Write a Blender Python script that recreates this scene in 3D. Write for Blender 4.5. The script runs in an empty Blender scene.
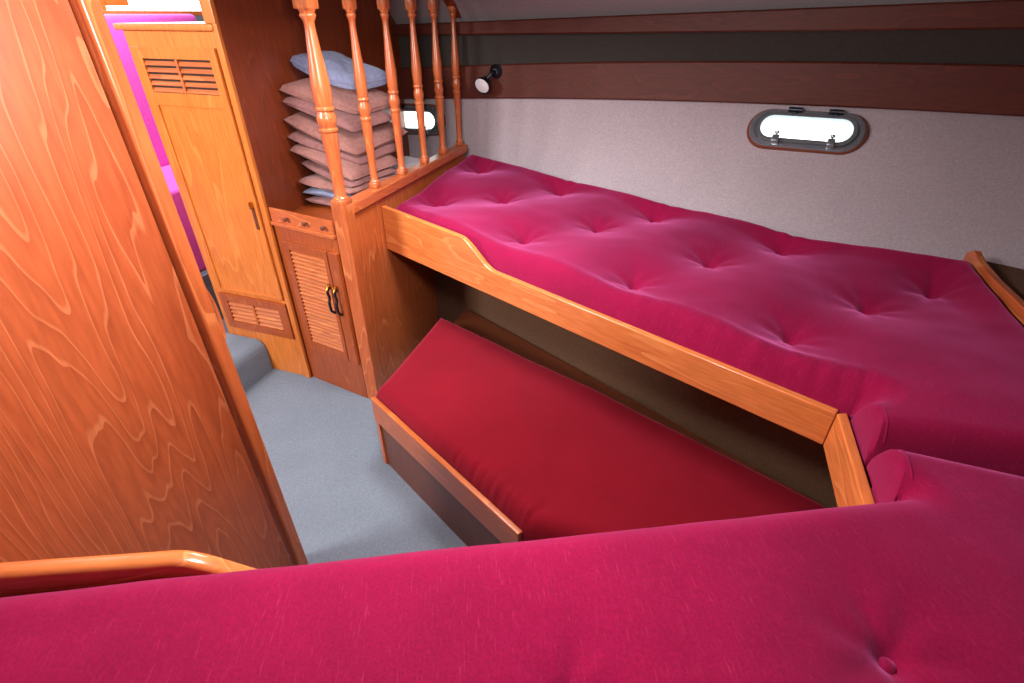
import bpy, bmesh, math, random
from mathutils import Vector, Matrix, noise
random.seed(7)
S = bpy.context.scene
C = S.collection

# ------------------------------------------------------------------ camera
cam_d = bpy.data.cameras.new('camera'); cam = bpy.data.objects.new('camera', cam_d); C.objects.link(cam)
cam_d.sensor_width = 36.0; cam_d.lens = 18.0; cam_d.clip_start = 0.02
cam.location = (0, 0, 1.6)
cam.rotation_euler = (math.radians(90 - 32.684), 0, math.radians(19))
S.camera = cam
# ------------------------------------------------------------------ light
S.view_settings.view_transform = 'Standard'; S.view_settings.look = 'None'
S.view_settings.gamma = 1.0; S.view_settings.use_curve_mapping = False
S.view_settings.exposure = 0.0
W = bpy.data.worlds.new('world'); S.world = W; W.use_nodes = True
W.node_tree.nodes['Background'].inputs[0].default_value = (0.85, 0.93, 1.0, 1)
W.node_tree.nodes['Background'].inputs[1].default_value = 0.15

def area(name, loc, target, sx, sy, power, col, spread=180):
    d = bpy.data.lights.new(name, 'AREA'); d.shape = 'RECTANGLE'; d.size = sx; d.size_y = sy
    d.energy = power; d.color = col; d.spread = math.radians(spread)
    o = bpy.data.objects.new(name, d); C.objects.link(o); o.location = loc
    o.rotation_euler = (Vector(target) - Vector(loc)).to_track_quat('-Z', 'Y').to_euler()
    return o
HX0, HX1, HY0, HY1 = -1.02, -0.62, 1.30, 1.70          # the deck hatch in the ceiling
area('hatch_daylight', ((HX0+HX1)/2, (HY0+HY1)/2, 1.775), ((HX0+HX1)/2, (HY0+HY1)/2, 0), 0.38, 0.38, 25, (1.0, 0.98, 0.97))
pd = bpy.data.lights.new('near_side_fill', 'POINT'); pd.energy = 50; pd.shadow_soft_size = 0.09; pd.color = (1.0, 0.96, 0.93)  # unseen fill lamp added to brighten the near berth and partition panel
po = bpy.data.objects.new('near_side_fill', pd); C.objects.link(po); po.location = (-0.42, 0.64, 1.60)
area('saloon_daylight', (-2.35, -0.35, 2.05), (-1.95, 1.6, 0.8), 0.7, 0.6, 120, (1.0, 0.97, 0.94))
area('settee_fill', (-2.95, 2.1, 2.1), (-3.2, 2.4, 1.3), 0.8, 0.4, 22, (1.0, 0.98, 0.98))  # fill lamp added inside the saloon to brighten the settee

# ------------------------------------------------------------------ helpers
def tag(o, label=None, cat=None, group=None, kind=None):
    if label: o['label'] = label
    if cat: o['category'] = cat
    if group: o['group'] = group
    if kind: o['kind'] = kind
    return o
WLOC = {}
def thing(name, loc, label, cat, group=None, kind=None):
    o = bpy.data.objects.new(name, None); C.objects.link(o); o.location = loc
    o.empty_display_size = 0.05
    WLOC[o] = Vector(loc)
    return tag(o, label, cat, group, kind)
def obj(name, bm, mat, parent=None, smooth=False, origin=None, label=None):
    """link the bmesh (built in world coordinates) as one object"""
    bmesh.ops.recalc_face_normals(bm, faces=bm.faces[:])
    if origin is None:
        cs = [v.co for v in bm.verts]
        mn = [min(c[i] for c in cs) for i in range(3)]; mx = [max(c[i] for c in cs) for i in range(3)]
        origin = Vector(((mn[0]+mx[0])/2, (mn[1]+mx[1])/2, mn[2]))
    origin = Vector(origin)
    bmesh.ops.translate(bm, vec=-origin, verts=bm.verts[:])
    me = bpy.data.meshes.new(name); bm.to_mesh(me); bm.free()
    if mat: me.materials.append(mat)
    for p in me.polygons: p.use_smooth = True
    me.set_sharp_from_angle(angle=math.radians(15 if name == 'louvre' else 42))
    o = bpy.data.objects.new(name, me); C.objects.link(o)
    if not smooth and name != 'louvre':
        wn = o.modifiers.new('WeightedNormal', 'WEIGHTED_NORMAL'); wn.keep_sharp = True; wn.weight = 100
    WLOC[o] = origin
    if parent:
        o.parent = parent; o.location = origin - WLOC[parent]
    else:
        o.location = origin
    if label: o['label'] = label
    return o
def struct(name, bm, mat, smooth=False, parent=None):
    o = obj(name, bm, mat, parent, smooth)
    if parent is None: o['kind'] = 'structure'
    return o
def NB(): return bmesh.new()
def prism(bm, outline, off, bevel=0.0, seg=2):
    """closed solid from a planar outline extruded by off"""
    off = Vector(off)
    a = [bm.verts.new(Vector(p)) for p in outline]; b = [bm.verts.new(Vector(p) + off) for p in outline]
    fs = [bm.faces.new(a), bm.faces.new(list(reversed(b)))]
    n = len(a)
    for i in range(n): fs.append(bm.faces.new((a[i], b[i], b[(i+1) % n], a[(i+1) % n])))
    bmesh.ops.recalc_face_normals(bm, faces=fs)
    if bevel > 0:
        es = list({e for f in fs for e in f.edges})
        es = [e for e in es if len(e.link_faces) == 2 and e.calc_face_angle(0) > 0.5]
        bmesh.ops.bevel(bm, geom=es, offset=bevel, segments=seg, profile=0.5, affect='EDGES', clamp_overlap=True)
def box(bm, x0, x1, y0, y1, z0, z1, bevel=0.0, seg=2):
    prism(bm, [(x0,y0,z0),(x1,y0,z0),(x1,y1,z0),(x0,y1,z0)], (0,0,z1-z0), bevel, seg)
class Frame:
    """a plane with its own u / z / outward axes"""
    def __init__(s, o, u, n): s.o = Vector(o); s.u = Vector(u).normalized(); s.n = Vector(n).normalized()
    def p(s, u, z, d): return s.o + s.u*u + s.n*d + Vector((0,0,z))
    def box(s, bm, u0, u1, z0, z1, d0, d1, bevel=0.0, seg=2):
        prism(bm, [s.p(u0,z0,d0), s.p(u1,z0,d0), s.p(u1,z1,d0), s.p(u0,z1,d0)], s.n*(d1-d0), bevel, seg)
    def slat(s, bm, u0, u1, z0, z1, din, dout, t):
        """louvre slat: upper edge inside, lower edge outside"""
        prism(bm, [s.p(u0,z1,din), s.p(u0,z1+t,din), s.p(u0,z0+t,dout), s.p(u0,z0,dout)], s.u*(u1-u0))
def lathe(bm, prof, loc, n=28, axis=(0,0,1)):
    """prof: (distance along axis, radius)"""
    ax = Vector(axis).normalized(); q = Vector((0,0,1)).rotation_difference(ax)
    rings = []
    for h, r in prof:
        rings.append([bm.verts.new(Vector(loc) + q @ Vector((r*math.cos(2*math.pi*k/n), r*math.sin(2*math.pi*k/n), h))) for k in range(n)])
    for a, b in zip(rings, rings[1:]):
        for k in range(n): bm.faces.new((a[k], a[(k+1) % n], b[(k+1) % n], b[k]))
    bm.faces.new(list(reversed(rings[0]))); bm.faces.new(rings[-1])
def tube(bm, pts, r, n=8, closed=False):
    pts = [Vector(p) for p in pts]; rings = []; m = len(pts); up = None
    for i, p in enumerate(pts):
        if closed: t = pts[(i+1) % m] - pts[i-1]
        else: t = pts[min(i+1, m-1)] - pts[max(i-1, 0)]
        t.normalize()
        if up is None:
            up = Vector((0,0,1)) if abs(t.z) < 0.9 else Vector((1,0,0))
        a = t.cross(up).normalized(); b = a.cross(t).normalized(); up = b
        rr = r[i] if isinstance(r, (list, tuple)) else r
        rings.append([bm.verts.new(p + a*rr*math.cos(2*math.pi*k/n) + b*rr*math.sin(2*math.pi*k/n)) for k in range(n)])
    pairs = list(zip(rings, rings[1:])) + ([(rings[-1], rings[0])] if closed else [])
    for a, b in pairs:
        for k in range(n): bm.faces.new((a[k], a[(k+1) % n], b[(k+1) % n], b[k]))
    if not closed:
        bm.faces.new(list(reversed(rings[0]))); bm.faces.new(rings[-1])
def spline(pts, k=8):
    P = [Vector(p) for p in pts]; out = []
    for i in range(len(P)-1):
        p0, p1, p2, p3 = P[max(i-1,0)], P[i], P[i+1], P[min(i+2, len(P)-1)]
        for j in range(k):
            t = j/k
            out.append(0.5*((2*p1) + (p2-p0)*t + (2*p0-5*p1+4*p2-p3)*t*t + (3*p1-p0-3*p2+p3)*t**3))
    out.append(P[-1]); return out

# ------------------------------------------------------------------ materials
def lin(c): return tuple(((v/255)/12.92 if v/255 <= 0.04045 else ((v/255+0.055)/1.055)**2.4) for v in c) + (1,)
def mat(name):
    m = bpy.data.materials.new(name); m.use_nodes = True
    nt = m.node_tree; return m, nt, nt.nodes['Principled BSDF']
def wood(name, dark, mid, light, axis='Z', rough=0.32, scale=1.0, figure=1.0, coat=0.25):
    m, nt, b = mat(name); N = nt.nodes; Lk = nt.links.new
    tc = N.new('ShaderNodeTexCoord'); mp = N.new('ShaderNodeMapping')
    s = [7*scale, 7*scale, 7*scale]
    if isinstance(axis, str): s['XYZ'.index(axis)] = 0.8*scale
    else:                                      # grain along a horizontal direction: turn it onto X first
        mp.vector_type = 'TEXTURE'
        mp.inputs['Rotation'].default_value = (0, 0, axis)
        s[0] = 0.8*scale
        s = [1/v for v in s]
    mp.inputs['Scale'].default_value = s
    Lk(tc.outputs['Object'], mp.inputs['Vector'])
    # growth-ring figure: contour lines of a stretched noise
    n1 = N.new('ShaderNodeTexNoise'); n1.inputs['Scale'].default_value = 0.55; n1.inputs['Detail'].default_value = 3.5; n1.inputs['Roughness'].default_value = 0.42
    Lk(mp.outputs[0], n1.inputs['Vector'])
    mul = N.new('ShaderNodeMath'); mul.operation = 'MULTIPLY'; mul.inputs[1].default_value = 22*figure
    Lk(n1.outputs['Fac'], mul.inputs[0])
    fr = N.new('ShaderNodeMath'); fr.operation = 'FRACT'; Lk(mul.outputs[0], fr.inputs[0])
    # fine pores
    mp2 = N.new('ShaderNodeMapping'); Lk(mp.outputs[0], mp2.inputs['Vector'])
    mp2.inputs['Scale'].default_value = (14, 14, 14)
    n2 = N.new('ShaderNodeTexNoise'); n2.inputs['Scale'].default_value = 1.0; n2.inputs['Detail'].default_value = 4
    Lk(mp2.outputs[0], n2.inputs['Vector'])
    n3 = N.new('ShaderNodeTexNoise'); n3.inputs['Scale'].default_value = 0.35; n3.inputs['Detail'].default_value = 2
    Lk(mp.outputs[0], n3.inputs['Vector'])
    r1 = N.new('ShaderNodeValToRGB'); e = r1.color_ramp.elements
    e[0].position = 0.0; e[0].color = lin(dark); e[1].position = 1.0; e[1].color = lin(light)
    k = e.new(0.10); k.color = lin([(a*0.5+c*0.5) for a, c in zip(dark, mid)])
    k = e.new(0.45); k.color = lin(mid)
    k = e.new(0.86); k.color = lin([(a*0.15+c*0.85) for a, c in zip(dark, mid)])
    e[0].color = lin([(a*0.6+c*0.4) for a, c in zip(dark, mid)])
    k = e.new(0.93); k.color = lin(light)
    Lk(fr.outputs[0], r1.inputs['Fac'])
    r3 = N.new('ShaderNodeValToRGB'); e = r3.color_ramp.elements
    e[0].position = 0.35; e[0].color = lin([(a+c)/2 for a, c in zip(dark, mid)]); e[1].position = 0.65; e[1].color = lin(mid)
    Lk(n3.outputs['Fac'], r3.inputs['Fac'])
    mx = N.new('ShaderNodeMixRGB'); mx.inputs['Fac'].default_value = 0.5
    Lk(r3.outputs[0], mx.inputs[1]); Lk(r1.outputs[0], mx.inputs[2])
    r2 = N.new('ShaderNodeValToRGB'); e = r2.color_ramp.elements
    e[0].position = 0.3; e[0].color = (0.74, 0.70, 0.66, 1); e[1].position = 0.62; e[1].color = (1, 1, 1, 1)
    Lk(n2.outputs['Fac'], r2.inputs['Fac'])
    mm = N.new('ShaderNodeMixRGB'); mm.blend_type = 'MULTIPLY'; mm.inputs['Fac'].default_value = 0.8
    Lk(mx.outputs[0], mm.inputs[1]); Lk(r2.outputs[0], mm.inputs[2])
    Lk(mm.outputs[0], b.inputs['Base Color'])
    b.inputs['Roughness'].default_value = rough
    b.inputs['Coat Weight'].default_value = coat; b.inputs['Coat Roughness'].default_value = 0.18
    bp = N.new('ShaderNodeBump'); bp.inputs['Strength'].default_value = 0.06; bp.inputs['Distance'].default_value = 0.002
    Lk(n2.outputs['Fac'], bp.inputs['Height']); Lk(bp.outputs[0], b.inputs['Normal'])
    return m
def fabric(name, c1, c2, scale, rough=0.95, sheen=0.0, tint=(1,1,1), bump=0.3, dist=0.002, streak=None, big=None):
    m, nt, b = mat(name); N = nt.nodes; Lk = nt.links.new
    tc = N.new('ShaderNodeTexCoord')
    n1 = N.new('ShaderNodeTexNoise'); n1.inputs['Scale'].default_value = scale; n1.inputs['Detail'].default_value = 5; n1.inputs['Roughness'].default_value = 0.65
    Lk(tc.outputs['Object'], n1.inputs['Vector'])
    r = N.new('ShaderNodeValToRGB'); e = r.color_ramp.elements
    e[0].position = 0.32; e[0].color = lin(c1); e[1].position = 0.68; e[1].color = lin(c2)
    Lk(n1.outputs['Fac'], r.inputs['Fac']); out = r.outputs[0]
    if streak:
        mp = N.new('ShaderNodeMapping'); mp.vector_type = 'TEXTURE'
        mp.inputs['Rotation'].default_value = (0, 0, streak[0]); mp.inputs['Scale'].default_value = (1/560., 1/34., 1/30.)
        Lk(tc.outputs['Object'], mp.inputs['Vector'])
        n2 = N.new('ShaderNodeTexNoise'); n2.inputs['Scale'].default_value = 1.0; n2.inputs['Detail'].default_value = 3
        Lk(mp.outputs[0], n2.inputs['Vector'])
        r2 = N.new('ShaderNodeValToRGB'); e = r2.color_ramp.elements
        e[0].position = 0.60; e[0].color = (0,0,0,1); e[1].position = 0.80; e[1].color = (1,1,1,1)
        Lk(n2.outputs['Fac'], r2.inputs['Fac'])
        mx = N.new('ShaderNodeMixRGB'); mx.inputs[2].default_value = lin(streak[1])
        mf = N.new('ShaderNodeMath'); mf.operation = 'MULTIPLY'; mf.inputs[1].default_value = streak[2]
        Lk(r2.outputs[0], mf.inputs[0]); Lk(mf.outputs[0], mx.inputs['Fac']); Lk(out, mx.inputs[1]); out = mx.outputs[0]
    if big:
        n3 = N.new('ShaderNodeTexNoise'); n3.inputs['Scale'].default_value = big[0]; n3.inputs['Detail'].default_value = 3
        Lk(tc.outputs['Object'], n3.inputs['Vector'])
        r3 = N.new('ShaderNodeValToRGB'); e = r3.color_ramp.elements
        e[0].position = 0.3; e[0].color = (big[1],)*3 + (1,); e[1].position = 0.7; e[1].color = (1,1,1,1)
        Lk(n3.outputs['Fac'], r3.inputs['Fac'])
        mm = N.new('ShaderNodeMixRGB'); mm.blend_type = 'MULTIPLY'; mm.inputs['Fac'].default_value = 1
        Lk(out, mm.inputs[1]); Lk(r3.outputs[0], mm.inputs[2]); out = mm.outputs[0]
    Lk(out, b.inputs['Base Color'])
    b.inputs['Roughness'].default_value = rough; b.inputs['Specular IOR Level'].default_value = 0.15
    b.inputs['Sheen Weight'].default_value = sheen; b.inputs['Sheen Tint'].default_value = tint + (1,); b.inputs['Sheen Roughness'].default_value = 0.45
    bp = N.new('ShaderNodeBump'); bp.inputs['Strength'].default_value = bump; bp.inputs['Distance'].default_value = dist
    Lk(n1.outputs['Fac'], bp.inputs['Height']); Lk(bp.outputs[0], b.inputs['Normal'])
    return m
def plain(name, c, rough=0.4, metal=0.0, emit=None, es=0):
    m, nt, b = mat(name); N = nt.nodes
    n = N.new('ShaderNodeTexNoise'); n.inputs['Scale'].default_value = 40
    r = N.new('ShaderNodeValToRGB'); e = r.color_ramp.elements
    e[0].color = lin([v*0.9 for v in c]); e[1].color = lin(c); nt.links.new(n.outputs['Fac'], r.inputs['Fac'])
    nt.links.new(r.outputs[0], b.inputs['Base Color'])
    b.inputs['Roughness'].default_value = rough; b.inputs['Metallic'].default_value = metal
    if emit: b.inputs['Emission Color'].default_value = emit + (1,); b.inputs['Emission Strength'].default_value = es
    return m

TH_F = math.atan2(-0.45, 1)       # direction of the far berth edge
TH_N = math.atan2(0.45, 1)
teakZ = wood('teak_vertical', (148,66,32), (190,98,52), (218,134,80), 'Z')
teakX = wood('teak_along_x', (148,66,32), (192,100,52), (218,134,80), 'X')
teakY = wood('teak_along_y', (148,66,32), (190,98,52), (218,134,80), 'Y')
panelM = wood('teak_flame_panel', (142,60,30), (180,88,48), (208,126,82), 'Z', rough=0.38, scale=1.0, figure=1.7)
lockM = wood('teak_locker', (182,94,36), (206,118,50), (218,136,66), 'Z', figure=0.6)
boardF = wood('teak_board_far', (182,92,46), (214,124,66), (230,148,88), TH_F, rough=0.25)
boardN = wood('teak_board_near', (182,92,46), (210,120,66), (230,148,88), TH_N, rough=0.18, coat=0.6)
boardC = wood('teak_board_cross', (182,92,46), (214,124,66), (230,148,88), 'Y', rough=0.25)
mahog = wood('mahogany_strip', (66,22,10), (90,31,14), (106,40,20), 'X', rough=0.6, coat=0.0)
darkZ = wood('mahogany_bulkhead', (96,38,17), (126,54,24), (146,68,34), 'Z', rough=0.4)
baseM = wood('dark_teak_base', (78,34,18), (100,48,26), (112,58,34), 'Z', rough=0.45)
cabM = wood('teak_cabinet', (126,54,22), (164,78,34), (184,98,48), 'Z', rough=0.35)
slatM = wood('teak_slats', (150,72,28), (188,100,44), (206,124,62), 'X', rough=0.5, coat=0.05)
gapShade = plain('recess_shade', (40,16,8), 0.8)  # near-black brown painted in for the shade inside the vents
def velv(name, ang): return fabric(name, (120,4,48), (140,7,60), 220, sheen=0.52, tint=(1.0,0.22,0.62), bump=0.2, dist=0.0015, streak=(ang, (190,60,105), 0.36), big=(4, 0.74))
velvet = velv('velvet_magenta_far', TH_F); velvetN = velv('velvet_magenta_near', TH_N)
velvetL = fabric('velvet_crimson', (106,4,20), (120,7,27), 220, sheen=0.35, tint=(1.0,0.14,0.25), bump=0.25, dist=0.002, big=(5, 0.85))
lining = fabric('hull_lining', (156,144,150), (182,169,175), 150, bump=0.5, dist=0.002, big=(3, 0.93))
liningD = fabric('dark_lining', (56,52,49), (67,62,58), 150, bump=0.4)
liningS = fabric('shaded_lining', (88,62,46), (102,74,56), 120, bump=0.4)  # hull lining darkened, under-berth shade put into its colour
headM = fabric('deckhead_lining', (140,134,137), (154,148,151), 150, bump=0.3)
carpet = fabric('carpet_blue_grey', (100,108,120), (120,128,140), 190, bump=0.8, dist=0.004, big=(6, 0.92))
pinkP = fabric('pillow_dusty_pink', (138,94,88), (160,114,107), 70, sheen=0.35, tint=(1,0.8,0.8), bump=0.2, big=(14, 0.85))
pinkD = fabric('pillow_mauve', (126,86,84), (148,104,102), 70, sheen=0.35, tint=(1,0.8,0.85), bump=0.2, big=(14, 0.85))
blueP = fabric('pillow_blue_grey', (108,112,140), (128,133,160), 70, sheen=0.3, tint=(0.8,0.85,1), bump=0.2, big=(14, 0.88))
paleP = fabric('pillow_pale_lilac', (200,188,200), (216,206,216), 70, sheen=0.3, bump=0.2, big=(14, 0.92))
pinkS = fabric('saloon_velvet', (226,84,195), (234,100,206), 60, sheen=0.6, tint=(1,0.4,0.8), bump=0.2)
steel = plain('polished_steel', (158,166,172), 0.25, 0.75)
gunm = plain('dark_metal', (60,64,72), 0.35, 0.9)
brass = plain('brass', (214,160,70), 0.25, 1.0)
rimW = plain('varnished_rim', (120,58,30), 0.35)
whiteM = plain('lamp_white', (235,232,235), 0.4)
glassDay = plain('daylit_glass', (230,245,240), 0.2, 0, (0.90,1.0,0.96), 3.0)
glassSal = plain('daylit_saloon_glass', (240,245,250), 0.2, 0, (1.0,0.98,0.98), 6.0)

# ------------------------------------------------------------------ the hull and deckhead
YC = 0.98
def y9(x): return 2.90 - 0.4536*(x + 1.276)                # hull at mattress height
def ys(x): return 2.875 - 0.162*(x + 1.265) - 0.012*max(0, x-0.2)**2
def zs(x):
    t = x + 1.265
    return 1.202 + 0.066*t - 0.0125*t*t if x > -1.265 else 1.202 + 0.066*t
def zst(x): return zs(x) + 0.160                            # top of the plank
def zt2(x): return 1.533 + 0.0225*x                         # upper trim
def zc(x): return 1.606 + 0.035*x
X0, X1, NX = -3.6, 1.75, 214
def stadium(px, pz, cx, cz, hw, hh):
    dx = abs(px-cx) - (hw-hh); dz = pz-cz
    return (max(dx,0)**2 + dz*dz) < hh*hh
def wall_pt(x, t):
    """hull lining between mattress height (t=0) and the plank (t=1)"""
    ya, za = y9(x), 0.80
    if x < -1.276: ya = 2.90 - 0.10*(x+1.276)
    b = Vector((x, ys(x), zs(x))); a = Vector((x, ya, za))
    p = a.lerp(b, t); p.y += 0.05*math.sin(math.pi*t)*max(0.0, min(1.0, (x+1.3)/1.2))
    return p
PORTS = [(0.415, 0.80), (-1.63, 0.70)]                      # x and height fraction of the two portholes
def port_frame(x, t):
    p = wall_pt(x, t); du = (wall_pt(x+0.1, t) - wall_pt(x-0.1, t)).normalized(); dv = wall_pt(x, t+0.1) - wall_pt(x, t-0.1)
    n = du.cross(dv).normalized()
    if n.y > 0: n = -n
    dv = n.cross(du).normalized()
    if dv.z < 0: dv = -dv
    return p, du, dv, n
def hull(name, mirror):
    bm = NB(); NT = 40; grid = []
    for i in range(NX+1):
        x = X0 + (X1-X0)*i/NX
        grid.append([wall_pt(x, j/NT) for j in range(NT+1)])
    frames = [port_frame(*q) for q in PORTS]
    vs = [[bm.verts.new((p.x, 2*YC-p.y, p.z) if mirror else p) for p in row] for row in grid]
    for i in range(NX):
        for j in range(NT):
            c = (grid[i][j] + grid[i+1][j+1])/2
            if not mirror:
                hole = False
                for p, du, dv, n in frames:
                    d = c-p
                    if stadium(d.dot(du), d.dot(dv), 0, 0, 0.188, 0.062): hole = True
                if hole: continue
            bm.faces.new((vs[i][j], vs[i+1][j], vs[i+1][j+1], vs[i][j+1]))
    for f in list(bm.faces): f.smooth = True
    for v in [v for v in bm.verts if not v.link_faces]: bm.verts.remove(v)
    return struct(name, bm, lining, True)
hull('wall_back', False); hull('wall_front', True)
def strip_mesh(zlo, zhi, yoff, thick, mirror=False, x0=-1.98, x1=1.75, n=60, bevel=0.006):
    """a long plank bent along the hull: closed cross-section swept along x"""
    bm = NB(); rows = []
    for i in range(n+1):
        x = x0 + (x1-x0)*i/n; y = ys(x)+yoff
        q = [(y, zlo(x)), (y-thick+bevel, zlo(x)), (y-thick, zlo(x)+bevel), (y-thick, zhi(x)-bevel), (y-thick+bevel, zhi(x)), (y, zhi(x))]
        rows.append([bm.verts.new((x, 2*YC-a if mirror else a, b)) for a, b in q])
    for a, b in zip(rows, rows[1:]):
        for k in range(6): bm.faces.new((a[k], a[(k+1) % 6], b[(k+1) % 6], b[k]))
    bm.faces.new(rows[0]); bm.faces.new(list(reversed(rows[-1])))
    return bm
struct('trim_1', strip_mesh(zs, zst, 0.01, 0.035), mahog)
struct('trim_2', strip_mesh(zt2, zc, 0.0, 0.045), mahog)
for nm, mir in (('wall_back_upper', False), ('wall_front_upper', True)):
    bm = NB(); rows = []
    for i in range(41):
        x = X0 + (X1-X0)*i/40
        rows.append([bm.verts.new((x, (2*YC-ys(x)-0.004 if mir else ys(x)+0.004), z)) for z in (zs(x)-0.005, zc(x)+0.03)])
    for a, b in zip(rows, rows[1:]): bm.faces.new((a[0], b[0], b[1], a[1]))
    struct(nm, bm, liningD)
# deckhead with a hatch opening
def ceil_z(x, y): return zc(x) + 0.18*(1 - min(1.0, ((y-YC)/(ys(x)-YC))**12))
bm = NB(); vd = {}
xs = sorted(set([-1.72 + 3.47*i/46 for i in range(47)] + [HX0, HX1]))
tsn = 44
def cv(i, j):
    if (i, j) not in vd:
        x = xs[i]; h = ys(x)-YC; y = YC + h*(-1 + 2*j/tsn); vd[(i,j)] = bm.verts.new((x, y, ceil_z(x, y)))
    return vd[(i,j)]
for i in range(len(xs)-1):
    for j in range(tsn):
        xm = (xs[i]+xs[i+1])/2; h = ys(xm)-YC; ym = YC + h*(-1+2*(j+0.5)/tsn)
        if HX0 < xm < HX1 and HY0+0.0 < ym < HY1: continue
        bm.faces.new((cv(i,j), cv(i+1,j), cv(i+1,j+1), cv(i,j+1)))
struct('ceiling', bm, headM, True)
# hatch coaming
bm = NB(); t = 0.04
for a in ((HX0-t, HX0+0.005, HY0-t, HY1+t), (HX1-0.005, HX1+t, HY0-t, HY1+t), (HX0, HX1, HY0-t, HY0+0.005), (HX0, HX1, HY1-0.005, HY1+t)):
    box(bm, a[0], a[1], a[2], a[3], 1.735, 1.85, 0.004)
struct('window_3', bm, teakX)
# bow end closing wall
bm = NB(); prism(bm, [(1.72, -1.2, 0), (1.72, 3.2, 0), (1.72, 3.2, 1.95), (1.72, -1.2, 1.95)], (0.03,0,0)); struct('wall_bow', bm, lining)

# ------------------------------------------------------------------ floor and lower walls
bm = NB(); box(bm, -3.6, 1.7, -1.2, 3.2, -0.04, 0.0); struct('floor', bm, carpet)
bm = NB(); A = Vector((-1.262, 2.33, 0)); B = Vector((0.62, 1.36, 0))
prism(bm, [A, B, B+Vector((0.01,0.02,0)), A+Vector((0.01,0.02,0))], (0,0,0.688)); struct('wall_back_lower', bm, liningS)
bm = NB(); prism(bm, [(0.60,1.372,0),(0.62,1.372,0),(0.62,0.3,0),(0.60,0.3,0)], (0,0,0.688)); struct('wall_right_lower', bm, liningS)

# big partition panel on the left, leaning a touch as the photo shows
bm = NB(); prism(bm, [(-1.064,-1.1,0),(-1.036,-1.1,0),(-1.036,0.740,0),(-1.064,0.740,0)], (0,-0.012,1.95)); struct('wall_left', bm, panelM)
bm = NB(); prism(bm, [(-1.070,0.752,0),(-1.012,0.752,0),(-1.012,0.789,0),(-1.070,0.789,0)], (0,-0.024,1.95), 0.007, 3); struct('trim_3', bm, teakZ)
# dark bulkhead beside the locker
bm = NB(); box(bm, -1.715, -1.690, 1.692, 2.98, 0, 1.95); struct('wall_bulkhead', bm, darkZ)
bm = NB(); box(bm, -1.738, -1.688, 1.676, 1.696, 1.568, 1.97, 0.004); box(bm, -1.7155, -1.689, 1.679, 1.695, 0.0, 1.569, 0.003); struct('trim_4', bm, lockM)

# ------------------------------------------------------------------ portholes
def porthole(name, q):
    p, du, dv, n = port_frame(*q)
    def P(u, v, d): return p + du*(u*0.93) + dv*(v*0.93) + n*d
    def loop(hw, hh, d, k=14):
        pts = []
        for s, a0 in ((1, -90), (-1, 90)):
            for i in range(k+1):
                a = math.radians(a0 + 180*i/k)
                pts.append(P(s*(hw-hh) + hh*math.cos(a), hh*math.sin(a), d))
        return pts
    def rings(bm, specs):
        R = [[bm.verts.new(c) for c in loop(*s)] for s in specs]; m = len(R[0])
        for a, b in zip(R, R[1:] + [R[0]]):
            for k in range(m): bm.faces.new((a[k], a[(k+1) % m], b[(k+1) % m], b[k]))
    bm = NB(); rings(bm, [(0.242,0.092,0.0),(0.242,0.092,0.012),(0.238,0.088,0.016),(0.205,0.074,0.016),(0.205,0.074,0.0)])
    rim = struct(name, bm, rimW, True)
    bm = NB(); rings(bm, [(0.232,0.086,0.010),(0.232,0.086,0.020),(0.226,0.081,0.026),(0.212,0.070,0.027),(0.204,0.065,0.020),(0.196,0.061,0.018),(0.192,0.060,-0.05),(0.198,0.066,-0.05),(0.206,0.070,0.0)])
    obj('flange', bm, steel, rim, True)
    bm = NB(); rings(bm, [(0.203,0.066,0.012),(0.203,0.066,0.030),(0.199,0.063,0.036),(0.184,0.051,0.036),(0.180,0.047,0.028),(0.180,0.047,0.012)])
    obj('opening_frame', bm, steel, rim, True)
    bm = NB(); a = [bm.verts.new(c) for c in loop(0.188,0.056,0.012)]; b = [bm.verts.new(c) for c in loop(0.188,0.056,0.018)]
    bm.faces.new(a); bm.faces.new(list(reversed(b)))
    for k in range(len(a)): bm.faces.new((a[k], a[(k+1)%len(a)], b[(k+1)%len(a)], b[k]))
    obj('glass', bm, glassDay, rim)
    for u in (-0.105, 0.115):
        bm = NB()
        box(bm, -0.014, 0.014, -0.012, 0.016, 0.0, 0.05, 0.004)
        lathe(bm, [(0.0,0.004),(0.022,0.004),(0.024,0.010),(0.030,0.011),(0.034,0.008)], (0,0,0.035), 12, (0,1,0.2))
        M = Matrix((du, dv, n)).transposed().to_4x4(); M.translation = P(u, -0.066, 0.012)
        bm.transform(M); obj('latch_knob', bm, steel, rim, True)
    for u in (-0.06, 0.10):
        bm = NB(); tube(bm, [P(u-0.028, 0.080, 0.036), P(u+0.028, 0.080, 0.036)], 0.010, 10)
        tube(bm, [P(u, 0.080, 0.030), P(u, 0.060, 0.036)], 0.009, 8)
        obj('hinge', bm, gunm, rim, True)
porthole('window_1', PORTS[0]); porthole('window_2', PORTS[1])

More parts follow.
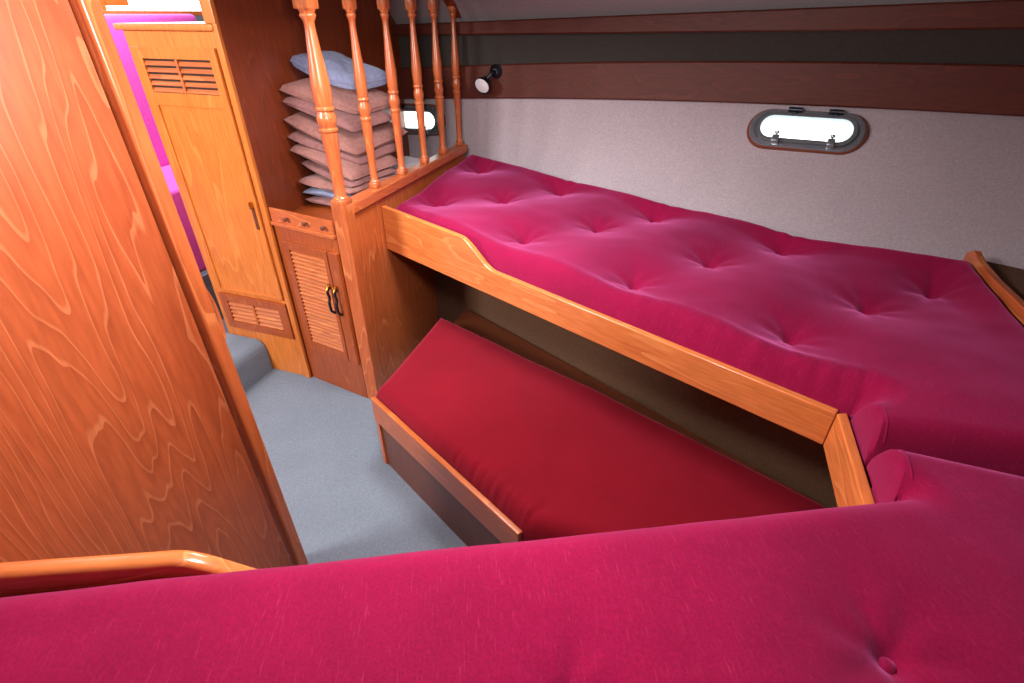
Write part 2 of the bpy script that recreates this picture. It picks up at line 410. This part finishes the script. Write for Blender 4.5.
# ------------------------------------------------------------------ V berth joinery
FA = Vector((-1.262, 1.902)); FB = Vector((0.430, 1.141))           # aisle face of the far board
NBp = Vector((0.430, 0.805)); NA = Vector((-1.012, 0.156))          # aisle face of the near board
vb = thing('v_berth', (0.2, 1.0, 0), 'raised varnished berth base with curved teak fiddle boards forming a V around the lower bunk', 'berth')
def fiddle(a, b, xr, zlo, zl, zr, nrm, th, mt, name, ease):
    """board along a-b, raised at its a end, stepping down with an ogee between xr[0] and xr[1]"""
    bm = NB(); out = []
    def at(x): t = (x-a.x)/(b.x-a.x); return a.lerp(b, t)
    top = [(a.x, zr), (xr[0], zr-0.004)]
    n = 26
    for i in range(1, n+1):
        s = i/n; k = s*s*(3-2*s)
        top.append((xr[0] + (xr[1]-xr[0])*s, (zr-0.004) + (zl-zr+0.004)*k))
    top.append((b.x, zl))
    lo = [(b.x, zlo), (a.x, zlo)]
    for x, z in top + lo: q = at(x); out.append(Vector((q.x, q.y, z)))
    prism(bm, out, Vector((nrm[0], nrm[1], 0))*th, ease, 3)
    return obj(name, bm, mt, vb)
nf = Vector((0.45, 1)).normalized(); nn = Vector((0.45, -1)).normalized()
fiddle(FA, FB, (-0.80, -0.625), 0.688, 0.792, 0.888, nf, 0.022, boardF, 'side_board', 0.004)
fiddle(NA, NBp, (-0.675, -0.52), 0.688, 0.792, 0.886, nn, 0.030, boardN, 'side_board', 0.010)
bm = NB(); prism(bm, [(0.430,1.141,0.688),(0.430,0.805,0.688),(0.454,0.82,0.688),(0.454,1.152,0.688)], (0,0,0.106), 0.004, 3); obj('cross_board', bm, boardC, vb)
bm = NB()
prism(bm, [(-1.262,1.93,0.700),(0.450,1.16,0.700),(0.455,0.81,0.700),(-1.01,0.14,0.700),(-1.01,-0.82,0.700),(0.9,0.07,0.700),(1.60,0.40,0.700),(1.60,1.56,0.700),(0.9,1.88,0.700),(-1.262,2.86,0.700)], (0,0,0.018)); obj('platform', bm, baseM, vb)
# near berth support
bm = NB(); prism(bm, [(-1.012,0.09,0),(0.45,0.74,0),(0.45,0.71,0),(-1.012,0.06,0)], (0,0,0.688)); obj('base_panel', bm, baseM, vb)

# ------------------------------------------------------------------ mattresses
def polyline(pts, n):
    L = [0]
    for a, b in zip(pts, pts[1:]): L.append(L[-1] + (b-a).length)
    out = []
    for i in range(n+1):
        s = L[-1]*i/n
        for k in range(len(pts)-1):
            if s <= L[k+1]+1e-9:
                t = (s-L[k])/max(1e-9, L[k+1]-L[k]); out.append(pts[k].lerp(pts[k+1], t)); break
    return out
def segd(p, a, b):
    ab = b-a; t = max(0, min(1, (p-a).dot(ab)/ab.length_squared)); return (p-(a+ab*t)).length
def mattress(name, inner, outer, edges, zb, zt, buttons, parent, mt, nu=300, nv=110, wr=None, crown=0.0, tilt=0.0, bdep=0.03, bsig=0.055, rim=None, lip=0.0):
    """inner, outer: matching polylines; edges: (a, b, radius, squareness) boundary segments"""
    bm = NB()
    I = inner; O = outer
    def H(p):
        h = 1e9; w = 1.0
        drop = 0.0; dmin = 9
        for a, b, r, sq in edges:
            d = segd(p, a, b); dmin = min(dmin, d)
            if d < r: drop = max(drop, 1 - (1 - (1-d/r)**sq)**(1/sq))
        z = zt + crown*min(1, dmin/0.3)**0.7
        ew = min(1.0, dmin/0.11); ew = ew*ew*(3-2*ew)
        for bx, by in buttons:
            d = (p-Vector((bx, by))).length
            z -= ew*bdep*(0.62*math.exp(-(d/bsig)**1.15) + 0.38*math.exp(-(d/(bsig*2.6))**2))
            z -= 0.016*math.exp(-(d/0.019)**2)
            # pleats running out of the button
            an = math.atan2(p.y-by, p.x-bx)
            z += 0.0022*math.sin(an*7 + bx*9)*math.exp(-((d-0.06)/0.04)**2)
        z += 0.007*noise.noise(Vector((p.x*3.1, p.y*3.1, 1.7))) + 0.0025*noise.noise(Vector((p.x*11, p.y*11, 4.1)))
        if wr: z += wr(p)
        return z - (z-(rim or zb+0.012))*drop
    rows = []
    for i in range(nu+1):
        row = []
        for j in range(nv+1):
            t = j/nv; t = 0.5 - 0.5*math.cos(math.pi*t)*(0.55 + 0.45*abs(math.cos(math.pi*t)))     # finer rows near both edges
            p = I[i].lerp(O[i], t)
            row.append(bm.verts.new((p.x, p.y, H(p))))
        rows.append(row)
    for a, b in zip(rows, rows[1:]):
        for j in range(nv): bm.faces.new((a[j], b[j], b[j+1], a[j+1]))
    # sides and underside
    loop = [r[0] for r in rows] + rows[-1][1:] + [r[nv] for r in reversed(rows[:-1])] + list(reversed(rows[0][1:-1]))
    m = len(loop)
    if lip:                                   # the edge swells out over the board; below it the side sits back
        mid = [bm.verts.new((v.co.x, v.co.y - lip, v.co.z - 0.001)) for v in loop]
        for k in range(m): bm.faces.new((loop[k], loop[(k+1) % m], mid[(k+1) % m], mid[k]))
        loop = mid
    low = [bm.verts.new((v.co.x, v.co.y, zb)) for v in loop]
    for k in range(m): bm.faces.new((loop[k], loop[(k+1) % m], low[(k+1) % m], low[k]))
    bm.faces.new(low)
    return obj(name, bm, mt, parent, True), H
V2 = Vector
def button(parent, x, y, z, r, mt):
    bm = NB(); lathe(bm, [(-0.006, r*0.6), (0.0, r), (0.004, r*0.92), (0.0075, r*0.6), (0.0088, r*0.12)], (x, y, z), 20)
    obj('button', bm, mt, parent, True)
# far mattress
off = nf*0.026
fa = V2((-1.258, 1.902)) + off; fb = V2((0.459, 1.130)) + V2((0, 0.012))
fe = V2((0.459, 0.982)); ff = V2((0.885, 0.968)); fc = V2((0.885, y9(0.885)-0.01)); fd = V2((-1.258, 2.872))
inner = polyline([fa, fb], 230) + polyline([fb, fe], 24)[1:] + polyline([fe, ff], 60)[1:]
oa = polyline([fd, V2((0.42, y9(0.42)-0.008))], 230) + polyline([V2((0.42, y9(0.42)-0.008)), V2((0.60, y9(0.60)-0.008))], 24)[1:] + polyline([V2((0.60, y9(0.60)-0.008)), fc], 60)[1:]
BTN = [(-1.091,2.655),(-1.105,2.145),(-0.826,2.268),(-0.596,2.469),(-0.589,1.857),(-0.332,2.056),(-0.116,2.237),(-0.118,1.604),(0.119,1.845),(0.374,2.033),(0.345,1.401),(0.575,1.63),(0.774,1.765)]
def gatherF(p):
    d = segd(p, fa, fb); s = (p-fa).length
    w = math.exp(-(d/0.07)**2)*math.exp(-((s-1.75)/0.5)**2)
    return 0.015*w*noise.noise(Vector((s*34 + d*6, d*5, 2.2))) + 0.028*max(0.0, min(1.0, segd(p, fa, fb)/max(0.2, segd(p, fa, fb)+segd(p, fc, fd))))**1.6 + 0.036*max(0.0, min(1.0, (p.x-0.45)/0.4)) + 0.014*max(0.0, min(1.0, (-0.6-p.x)/0.5))*min(1.0, segd(p, fa, fb)/0.8)
eF = [(fa, fb, 0.085, 2.0), (fb, fe, 0.020, 2.4), (fe, ff, 0.06, 2.0), (ff, fc, 0.02, 2.4), (fc, fd, 0.045, 2.4), (fd, fa, 0.05, 2.2)]
mf = thing('berth_mattress', (-0.2, 1.9, 0.718), 'deep-buttoned magenta velvet mattress on the far upper bunk under the portholes', 'mattress')
o, HF = mattress('cover', inner, oa, eF, 0.72, 0.880, BTN, mf, velvet, 314, 110, gatherF, crown=0.012, bdep=0.075, bsig=0.078)
for x, y in BTN: button(mf, x, y, HF(V2((x, y)))-0.002, 0.012, velvet)
def piping(parent, pts, r=0.0018, mt=velvet):
    bm = NB(); tube(bm, pts, r, 8); obj('piping', bm, mt, parent, True)
seam = [V2((0.480, 1.118)).lerp(V2((0.480, 1.0)), k/12) for k in range(13)]
piping(mf, [(p.x, p.y, HF(p)+0.0002) for p in seam])
# near mattress
na = V2((-1.008, 0.110)); nb = V2((0.457, 0.826)); ne = V2((0.455, 0.962)); nfp = V2((0.885, 0.955)); nc = V2((0.885, 2*YC-y9(0.885)+0.08)); nd = V2((-1.008, 2*YC-y9(-1.008)+0.09))
innerN = polyline([na, nb], 230) + polyline([nb, ne], 24)[1:] + polyline([ne, nfp], 60)[1:]
y0n = lambda x: 2*YC-y9(x)+0.08
oN = polyline([nd, V2((0.42, y0n(0.42)))], 230) + polyline([V2((0.42, y0n(0.42))), V2((0.6, y0n(0.6)))], 24)[1:] + polyline([V2((0.6, y0n(0.6))), nc], 60)[1:]
BTNN = [(0.367, 0.492), (-0.03, 0.285), (0.60, 0.30), (-0.6, 0.0), (0.15, 0.02)]
eN = [(na, nb, 0.075, 2.4), (nb, ne, 0.020, 2.4), (ne, nfp, 0.06, 2.0), (nfp, nc, 0.06, 2.0), (nc, nd, 0.06, 2.0), (nd, na, 0.05, 2.0)]
mn = thing('berth_mattress', (0.0, 0.3, 0.718), 'magenta velvet mattress on the near upper bunk across the foreground', 'mattress')
o, HN = mattress('cover', innerN, oN, eN, 0.72, 0.896, BTNN, mn, velvetN, 314, 110, None, crown=0.006, bdep=0.036, rim=0.798, lip=0.055)
for x, y in BTNN: button(mn, x, y, HN(V2((x, y)))+0.004, 0.0125, velvetN)
seam = [V2((0.478, 0.945)).lerp(V2((0.478, 0.85)), k/12) for k in range(13)]
piping(mn, [(p.x, p.y, HN(p)+0.0002) for p in seam], mt=velvetN)

# bow shelf with its fiddle
sf = thing('bow_shelf', (0.93, 0.98, 0.72), 'teak fiddle board with a lined shelf behind it at the head of the far mattress', 'shelf')
yl = y9(0.905)+0.045
bm = NB(); out = [(0.89, 0.3, 0.80), (0.89, yl, 0.80), (0.89, yl, 0.945), (0.89, yl-0.035, 0.966), (0.89, yl-0.09, 0.952), (0.89, yl-0.2, 0.945), (0.89, 0.3, 0.945)]
prism(bm, out, (0.022, 0, 0), 0.004, 2); obj('fiddle_board', bm, teakY, sf)
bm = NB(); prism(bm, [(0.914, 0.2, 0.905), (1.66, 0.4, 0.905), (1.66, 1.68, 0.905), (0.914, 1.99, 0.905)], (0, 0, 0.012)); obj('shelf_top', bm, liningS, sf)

# ------------------------------------------------------------------ lower bunk
LA = V2((-1.022, 1.286)); LB = V2((-0.287, 0.886)); ln = V2((-0.400, -0.735)).normalized()
lb = thing('lower_bunk', (-0.5, 1.4, 0), 'low teak bunk base with a bright lip standing on the grey carpet', 'bunk')
def quad(a, b, d0, d1): return [(a.x+ln.x*d0, a.y+ln.y*d0), (b.x+ln.x*d0, b.y+ln.y*d0), (b.x+ln.x*d1, b.y+ln.y*d1), (a.x+ln.x*d1, a.y+ln.y*d1)]
bm = NB(); prism(bm, [(x, y, 0.235) for x, y in quad(LA, LB, -0.020, 0.0)], (0,0,0.112), 0.004, 3); obj('lip_board', bm, wood('teak_lip', (150,72,32), (176,90,40), (200,114,56), math.atan2(-0.4,0.735), rough=0.28), lb)
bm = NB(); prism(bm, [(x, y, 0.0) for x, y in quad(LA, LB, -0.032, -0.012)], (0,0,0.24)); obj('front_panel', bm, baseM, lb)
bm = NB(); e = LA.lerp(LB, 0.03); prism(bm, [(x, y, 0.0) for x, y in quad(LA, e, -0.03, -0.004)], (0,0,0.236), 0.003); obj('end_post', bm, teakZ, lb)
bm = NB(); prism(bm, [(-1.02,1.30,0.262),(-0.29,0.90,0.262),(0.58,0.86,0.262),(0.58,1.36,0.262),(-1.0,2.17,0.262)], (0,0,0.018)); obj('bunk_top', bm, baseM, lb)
# its cushion
ci0 = V2((-1.018, 1.304)); ci1 = V2((-0.275, 0.902)); ci2 = V2((0.56, 0.872))
co0 = V2((-1.035, 1.92)); co1 = V2((-0.20, 1.60)); co2 = V2((0.57, 1.26))
inL = polyline([ci0, ci1], 150) + polyline([ci1, ci2], 90)[1:]
outL = polyline([co0, co1], 150) + polyline([co1, co2], 90)[1:]
def gatherL(p):
    d = segd(p, ci0, ci1); s = (p-ci0).length
    w = math.exp(-(d/0.045)**2)*math.exp(-((s-0.70)/0.28)**2)
    v = 0.017*w*noise.noise(Vector((s*56 + d*8, d*5, 7.2)))
    q = (p-ci1).dot(V2((0.8, -0.6)));  r = (p-ci1).dot(V2((0.6, 0.8)))
    v -= 0.008*math.exp(-((q+0.01)/0.012)**2)*math.exp(-(r/0.09)**2)
    return v
eL = [(ci0, ci1, 0.05, 2.0), (ci1, ci2, 0.05, 2.0), (ci2, co2, 0.04, 2.0), (co2, co1, 0.05, 2.0), (co1, co0, 0.05, 2.0), (co0, ci0, 0.06, 2.0)]
lc, HL = mattress('bunk_cushion', inL, outL, eL, 0.281, 0.392, [], None, velvetL, 240, 80, gatherL, crown=0.008)
tag(lc, 'plain crimson velvet cushion on the lower bunk beneath the upper board', 'cushion')

# ------------------------------------------------------------------ balustrade between the cabinet and the far bunk
bs = thing('balustrade', (-1.28, 2.2, 0), 'teak partition with turned spindles at the foot of the far upper bunk', 'balustrade')
bm = NB(); prism(bm, [(-1.292,1.69,0),(-1.292,2.35,0),(-1.292,2.84,0.62),(-1.292,2.84,0.93),(-1.292,1.69,0.93)], (0.028,0,0)); obj('panel', bm, teakZ, bs)
bm = NB(); box(bm, -1.315, -1.250, 1.632, 1.697, 0, 0.972, 0.008, 2); obj('post', bm, teakZ, bs)
bm = NB(); box(bm, -1.310, -1.248, 1.69, 2.845, 0.920, 0.966, 0.007, 3); obj('base_rail', bm, teakY, bs)
def spindle(y, k, ztop):
    bm = NB(); x = -1.28; z0 = 0.966
    h = 0.0195*k
    prism(bm, [(x-h,y-h,z0),(x+h,y-h,z0),(x+h,y+h,z0),(x-h,y+h,z0)], (0,0,0.024), 0.004, 2)
    pr = [(0.022,0.019),(0.026,0.020),(0.030,0.019),(0.033,0.0155),(0.036,0.0145),(0.10,0.0152),(0.18,0.0172),(0.235,0.0195),(0.262,0.0205),(0.268,0.0205),(0.271,0.0225),(0.276,0.0232),(0.281,0.0225),(0.284,0.019),
          (0.290,0.0195),(0.300,0.0225),(0.312,0.0235),(0.324,0.0225),(0.334,0.0195),(0.339,0.019),(0.342,0.0225),(0.347,0.0232),(0.352,0.0225),(0.355,0.0195),
          (0.375,0.0215),(0.400,0.0225),(0.43,0.0220),(0.48,0.0185),(0.53,0.0150),(0.58,0.0122),(0.606,0.0115),(0.614,0.013),(0.624,0.0175),(0.628,0.0180),(0.632,0.0175),(0.635,0.0155),(0.642,0.018),(0.646,0.020)]
    lathe(bm, [(a, r*k) for a, r in pr if z0+a < ztop], (x, y, z0), 28)
    if ztop > z0+0.648:
        prism(bm, [(x-h,y-h,z0+0.645),(x+h,y-h,z0+0.645),(x+h,y+h,z0+0.645),(x-h,y+h,z0+0.645)], (0,0,ztop-z0-0.645), 0.004, 2)
    o = obj('baluster', bm, teakZ, bs, True)
    return o
def railz(y): return min(1.665, ceil_z(-1.28, y) - 0.012)
for y, k in ((1.662,1.5),(1.908,1.0),(2.142,1.0),(2.368,1.0),(2.583,1.0),(2.800,0.95)): spindle(y, k, railz(y)+0.01)
bm = NB(); rows = []
for i in range(21):
    y = 1.60 + 1.25*i/20; z = railz(y)
    rows.append([bm.verts.new((x, y, zz)) for x, zz in ((-1.305,z),(-1.255,z),(-1.255,z+0.035),(-1.305,z+0.035))])
for a, b in zip(rows, rows[1:]):
    for k in range(4): bm.faces.new((a[k], a[(k+1)%4], b[(k+1)%4], b[k]))
bm.faces.new(rows[0]); bm.faces.new(list(reversed(rows[-1]))); obj('top_rail', bm, darkZ, bs)

# ------------------------------------------------------------------ tall locker
lk = thing('tall_locker', (-1.94, 1.69, 0), 'tall light teak locker with louvred door beside the dark bulkhead', 'locker')
F = Frame((0, 1.69, 0), (1,0,0), (0,-1,0))
bm = NB(); box(bm, -2.166, -1.716, 1.69, 2.15, 0, 1.545, 0.003); obj('carcass', bm, lockM, lk)
bm = NB(); box(bm, -2.186, -1.706, 1.672, 2.16, 1.545, 1.568, 0.006, 3); obj('top_moulding', bm, lockM, lk)
dr = NB()
F.box(dr, -2.138, -2.098, 0.45, 1.492, 0.001, 0.013, 0.002); F.box(dr, -1.763, -1.730, 0.45, 1.492, 0.001, 0.013, 0.002)
F.box(dr, -2.099, -1.762, 1.452, 1.492, 0.001, 0.012); F.box(dr, -2.099, -1.762, 1.286, 1.333, 0.001, 0.012); F.box(dr, -2.099, -1.762, 0.45, 0.462, 0.001, 0.012)
F.box(dr, -2.099, -1.762, 0.46, 1.288, 0.001, 0.006)
door = obj('door', dr, lockM, lk)
def louvre(fr, u0, u1, z0, z1, n, mull, mt, parent, back=gapShade, dep=0.016):
    bm = NB(); p = (z1-z0)/n
    cols = [(u0, u1)] if not mull else [(u0, (u0+u1)/2-0.005), ((u0+u1)/2+0.005, u1)]
    for a, b in cols:
        for i in range(n): fr.slat(bm, a, b, z0 + p*i + p*0.05, z0 + p*i + p*0.56, 0.003, dep, p*0.13)
    if mull: fr.box(bm, (u0+u1)/2-0.0055, (u0+u1)/2+0.0055, z0, z1, 0.002, dep+0.001)
    o = obj('louvre', bm, mt, parent)
    bm = NB(); fr.box(bm, u0, u1, z0, z1, 0.0005, 0.002); obj('vent_shade', bm, back, o if WLOC[parent] is not None and parent.parent is None else parent)  # dark sheet stands for the shade in the gaps between slats
louvre(F, -2.098, -1.763, 1.334, 1.451, 5, True, slatM, door, dep=0.012)
bm = NB(); F.box(bm, -1.757, -1.747, 0.895, 0.925, 0.011, 0.028, 0.003); hd = obj('handle', bm, brass, door, label='small brass door catch')
bm = NB(); F.box(bm, -1.760, -1.744, 0.80, 0.90, 0.011, 0.018, 0.004); obj('handle_plate', bm, baseM, door)
vf = NB()
F.box(vf, -2.125, -2.083, 0.236, 0.430, 0.001, 0.016, 0.002); F.box(vf, -1.770, -1.722, 0.236, 0.430, 0.001, 0.016, 0.002)
F.box(vf, -2.084, -1.769, 0.390, 0.430, 0.001, 0.015); F.box(vf, -2.084, -1.769, 0.236, 0.275, 0.001, 0.015)
vfo = obj('lower_vent', vf, cabM, lk)
louvre(F, -2.083, -1.770, 0.276, 0.389, 5, True, slatM, vfo, dep=0.013)

# ------------------------------------------------------------------ low cabinet
P0 = Vector((-1.678, 1.697, 0)); P1 = Vector((-1.316, 1.635, 0)); du = (P1-P0).normalized(); dn = Vector((du.y, -du.x, 0))
if dn.y > 0: dn = -dn
G = Frame(P0, du, dn); LW = (P1-P0).length
cb = thing('low_cabinet', (-1.49, 1.9, 0), 'low teak cabinet with two narrow louvred doors under the pillow stack', 'cabinet')
bm = NB(); prism(bm, [P0, P1, (-1.318,1.70,0), (-1.313,1.71,0), (-1.313,2.80,0), (-1.686,2.80,0), (-1.686,1.70,0)], (0,0,0.825)); obj('carcass', bm, cabM, cb)
bm = NB(); prism(bm, [P0+Vector((0,0,0.825)), P1+Vector((0,0,0.825)), (-1.318,1.70,0.825), (-1.312,1.71,0.825), (-1.312,2.86,0.825), (-1.686,2.86,0.825), (-1.686,1.70,0.825)], (0,0,0.018)); obj('worktop', bm, cabM, cb)
bm = NB(); G.box(bm, -0.006, LW-0.004, 0.826, 0.843, -0.004, 0.014, 0.004, 2); G.box(bm, -0.004, LW-0.006, 0.843, 0.902, -0.006, 0.006, 0.003, 2)
fo = obj('fiddle_rail', bm, teakX, cb)
for u in (0.105, 0.216, 0.320):
    bm = NB(); c = G.p(u, 0.871, 0.006); lathe(bm, [(0,0.0045),(0.008,0.0045),(0.011,0.009),(0.017,0.010),(0.021,0.006)], c, 14, dn); obj('peg', bm, baseM, fo, True, label='small dark wooden peg')
def cab_door(u0, u1, z0, z1, hu):
    bm = NB(); s = 0.036
    G.box(bm, u0, u0+s, z0, z1, 0.001, 0.017, 0.002); G.box(bm, u1-s*0.55, u1, z0, z1, 0.001, 0.017, 0.002)
    G.box(bm, u0+s-0.001, u1-s*0.55+0.001, z1-s, z1, 0.001, 0.016); G.box(bm, u0+s-0.001, u1-s*0.55+0.001, z0, z0+s+0.01, 0.001, 0.016)
    d = obj('door', bm, cabM, cb)
    louvre(G, u0+s, u1-s*0.55, z0+s+0.01, z1-s, 24, False, slatM, d, dep=0.015)
    bm = NB(); tube(bm, spline([G.p(hu,0.595,0.016), G.p(hu,0.585,0.034), G.p(hu,0.55,0.030), G.p(hu,0.53,0.036), G.p(hu,0.49,0.034), G.p(hu,0.47,0.016)], 5), 0.006, 8)  # dark bow body modelled in place of the shadow beside a brass drop
    h = obj('handle', bm, gunm, d, True, label='dark bow shape standing for the shadow of a brass handle')
    bm = NB(); tube(bm, [G.p(hu,0.612,0.017), G.p(hu,0.602,0.03), G.p(hu,0.590,0.037)], 0.006, 8); obj('handle_tip', bm, brass, h, True)
cab_door(0.040, 0.306, 0.210, 0.765, 0.286); cab_door(0.312, 0.366, 0.210, 0.765, 0.329)

# ------------------------------------------------------------------ pillows
def pillow(name, FL, FR, BR, th, mt, label, group=None, seed=0, sag=0.012):
    FL, FR, BR = Vector(FL), Vector(FR), Vector(BR); BL = FL + (BR-FR)
    BL.x = max(BL.x, -1.672)
    n = 34; bm = NB(); T, Bt = [], []
    for i in range(n+1):
        tr, br = [], []
        for j in range(n+1):
            u, v = i/n, j/n
            # edges pulled in between the corners
            uu = u + 0.05*(0.5-u)*math.sin(math.pi*v)*abs(2*u-1)
            vv = v + 0.05*(0.5-v)*math.sin(math.pi*u)*abs(2*v-1)
            ca = 1 - 0.055*((2*u-1)**2*(2*v-1)**2)**2
            uu = 0.5+(uu-0.5)*ca; vv = 0.5+(vv-0.5)*ca
            p = FL*(1-uu)*(1-vv) + FR*uu*(1-vv) + BR*uu*vv + BL*(1-uu)*vv
            w = (max(0, math.sin(math.pi*u))*max(0, math.sin(math.pi*v)))**0.20
            nz = noise.noise(Vector((u*3.2+seed*3.1, v*3.2, seed*1.7)))*0.010 + noise.noise(Vector((u*8+seed, v*8, seed*2.3)))*0.004
            wav = 0.008*math.sin(u*5+seed*2)*(1-w)
            tr.append(Vector((p.x, p.y, p.z + wav + w*(th*0.5) + nz*w)))
            br.append(Vector((p.x, p.y, p.z + wav - w*(th*0.5-0.002) + nz*w*0.6)))
        T.append(tr); Bt.append(br)
    tv = [[bm.verts.new(c) for c in r] for r in T]
    bv = [[tv[i][j] if i in (0,n) or j in (0,n) else bm.verts.new(Bt[i][j]) for j in range(n+1)] for i in range(n+1)]
    for i in range(n):
        for j in range(n):
            bm.faces.new((tv[i][j], tv[i+1][j], tv[i+1][j+1], tv[i][j+1]))
            bm.faces.new((bv[i][j], bv[i][j+1], bv[i+1][j+1], bv[i+1][j]))
    loop = [T[i][0] for i in range(n)] + [T[n][j] for j in range(n)] + [T[i][n] for i in range(n,0,-1)] + [T[0][j] for j in range(n,0,-1)]
    o = obj(name, bm, mt, None, True)
    tag(o, label, 'pillow', group)
    bm = NB(); tube(bm, loop, 0.0028, 6, True); obj('piping', bm, mt, o, True)
    return o
g = 'pillows stacked on the low cabinet'
PIL = [((-1.672,1.985,1.428),(-1.42,2.06,1.335),(-1.335,2.25,1.350),0.085,blueP,'blue-grey pillow lying on top of the stack'),
 ((-1.684,1.895,1.342),(-1.41,2.05,1.232),(-1.325,2.29,1.256),0.062,pinkP,'dusty pink pillow directly under the blue one on top'),
 ((-1.684,1.90,1.292),(-1.41,2.00,1.172),(-1.335,2.23,1.198),0.055,pinkD,'mauve-pink pillow third from the top of the stack'),
 ((-1.684,1.882,1.214),(-1.41,2.00,1.066),(-1.322,2.33,1.112),0.056,pinkP,'dusty pink pillow fourth from the top, its corner pointing past the spindles'),
 ((-1.682,1.882,1.158),(-1.41,2.01,1.020),(-1.335,2.27,1.050),0.050,pinkD,'mauve-pink pillow fifth from the top of the stack'),
 ((-1.682,1.878,1.104),(-1.41,1.93,0.982),(-1.330,2.24,1.000),0.052,pinkP,'dusty pink pillow in the middle of the lower half, fifth from the bottom'),
 ((-1.660,1.910,1.030),(-1.41,1.92,0.948),(-1.335,2.20,0.960),0.046,pinkD,'mauve-pink pillow fourth from the bottom of the stack'),
 ((-1.672,1.880,0.968),(-1.41,1.90,0.920),(-1.330,2.20,0.926),0.046,pinkP,'dusty pink pillow just above the lower blue pillow'),
 ((-1.668,1.886,0.918),(-1.41,1.89,0.892),(-1.335,2.18,0.897),0.036,blueP,'blue-grey pillow second from the bottom of the stack'),
 ((-1.664,1.890,0.872),(-1.42,1.90,0.866),(-1.340,2.15,0.868),0.036,pinkD,'pale mauve pillow at the very bottom of the stack')]
for i, (a, b, c, th, m_, lab) in enumerate(PIL): pillow('pillow', a, b, c, th, m_, lab, g, i+1)
pillow('pillow', (-1.60,2.36,0.885), (-1.33,2.30,0.885), (-1.33,2.66,0.885), 0.07, paleP, 'pale lilac pillow lying flat behind the spindles beside the stack', None, 20)

# ------------------------------------------------------------------ reading lamp on the plank
lx = -1.055; ly = ys(lx)-0.026
rl = thing('reading_lamp', (lx, ly, 1.325), 'small dark swivel reading lamp with a white face on the mahogany plank', 'lamp')
bm = NB(); lathe(bm, [(0,0.034),(0.008,0.034),(0.012,0.028),(0.022,0.018),(0.026,0.014)], (lx, ly, 1.345), 24, (0,-1,0)); obj('mount', bm, gunm, rl, True)
hd = Vector((lx-0.048, ly-0.085, 1.285)); ax = Vector((-0.10,-0.80,-0.42)).normalized()
bm = NB(); tube(bm, spline([(lx, ly-0.02, 1.345), (lx-0.012, ly-0.045, 1.335), hd-ax*0.035], 5), 0.010, 10); obj('arm', bm, gunm, rl, True)
bm = NB(); lathe(bm, [(-0.055,0.011),(-0.05,0.02),(-0.022,0.033),(0.0,0.042),(0.006,0.043),(0.006,0.040),(0.001,0.038)], hd, 28, ax); obj('shade', bm, gunm, rl, True)
bm = NB(); lathe(bm, [(0.0,0.039),(0.004,0.038),(0.007,0.025),(0.008,0.004)], hd, 24, ax); obj('lamp_face', bm, whiteM, rl, True, label='white lamp face')

# ------------------------------------------------------------------ step, grab handle
bm = NB(); pf = [(-1.93,0.02,0)]
prof = [(-1.932,0.0),(-1.932,0.125),(-1.938,0.152),(-1.952,0.170),(-1.975,0.180),(-2.6,0.180),(-2.6,0.0)]
prism(bm, [(x, 0.80, z) for x, z in prof], (0, 0.885, 0), 0); st = obj('carpeted_step', bm, carpet, None, True)
tag(st, 'low grey carpeted step with a rounded nose at the foot of the tall locker', 'step')
bm = NB(); tube(bm, spline([(-1.06,0.79,1.06),(-1.066,0.806,1.045),(-1.072,0.822,1.00),(-1.075,0.828,0.945),(-1.073,0.820,0.89),(-1.07,0.79,0.86)], 6), 0.004, 8)
gh = obj('grab_handle', bm, teakZ, None, True); tag(gh, 'slim curved handle on the far side of the big teak panel edge', 'handle')

# ------------------------------------------------------------------ the saloon beyond
bm = NB(); box(bm, -3.6, -2.6, -1.0, 3.2, 0.0, 0.30); struct('floor_saloon', bm, carpet)
st = thing('saloon_settee', (-3.1, 2.2, 0.3), 'bright magenta settee in the saloon beyond the tall locker', 'settee')
bm = NB(); box(bm, -3.20, -2.66, 1.2, 3.04, 0.30, 0.78, 0.02, 3); obj('seat', bm, pinkS, st, True)
bm = NB(); box(bm, -3.32, -3.19, 1.2, 3.04, 0.76, 1.595, 0.03, 4); obj('backrest', bm, pinkS, st, True)
bm = NB(); box(bm, -3.48, -3.30, 0.8, 3.2, 1.585, 1.612, 0.004); struct('trim_5', bm, lockM)
bm = NB(); box(bm, -3.50, -3.46, -1.0, 3.2, 0.0, 1.60); struct('wall_saloon', bm, lockM)
bm = NB(); box(bm, -3.50, -3.47, 0.6, 3.6, 1.612, 2.2); w4 = struct('window_4', bm, glassSal)
bm = NB(); box(bm, -3.46, -3.42, 2.55, 2.62, 1.612, 2.2, 0.004); box(bm, -3.46, -3.43, 0.6, 2.78, 1.636, 1.70, 0.004); obj('window_frame', bm, lockM, w4)
bm = NB(); box(bm, -3.6, -1.72, -1.2, 3.3, 2.2, 2.23); struct('ceiling_saloon', bm, headM)
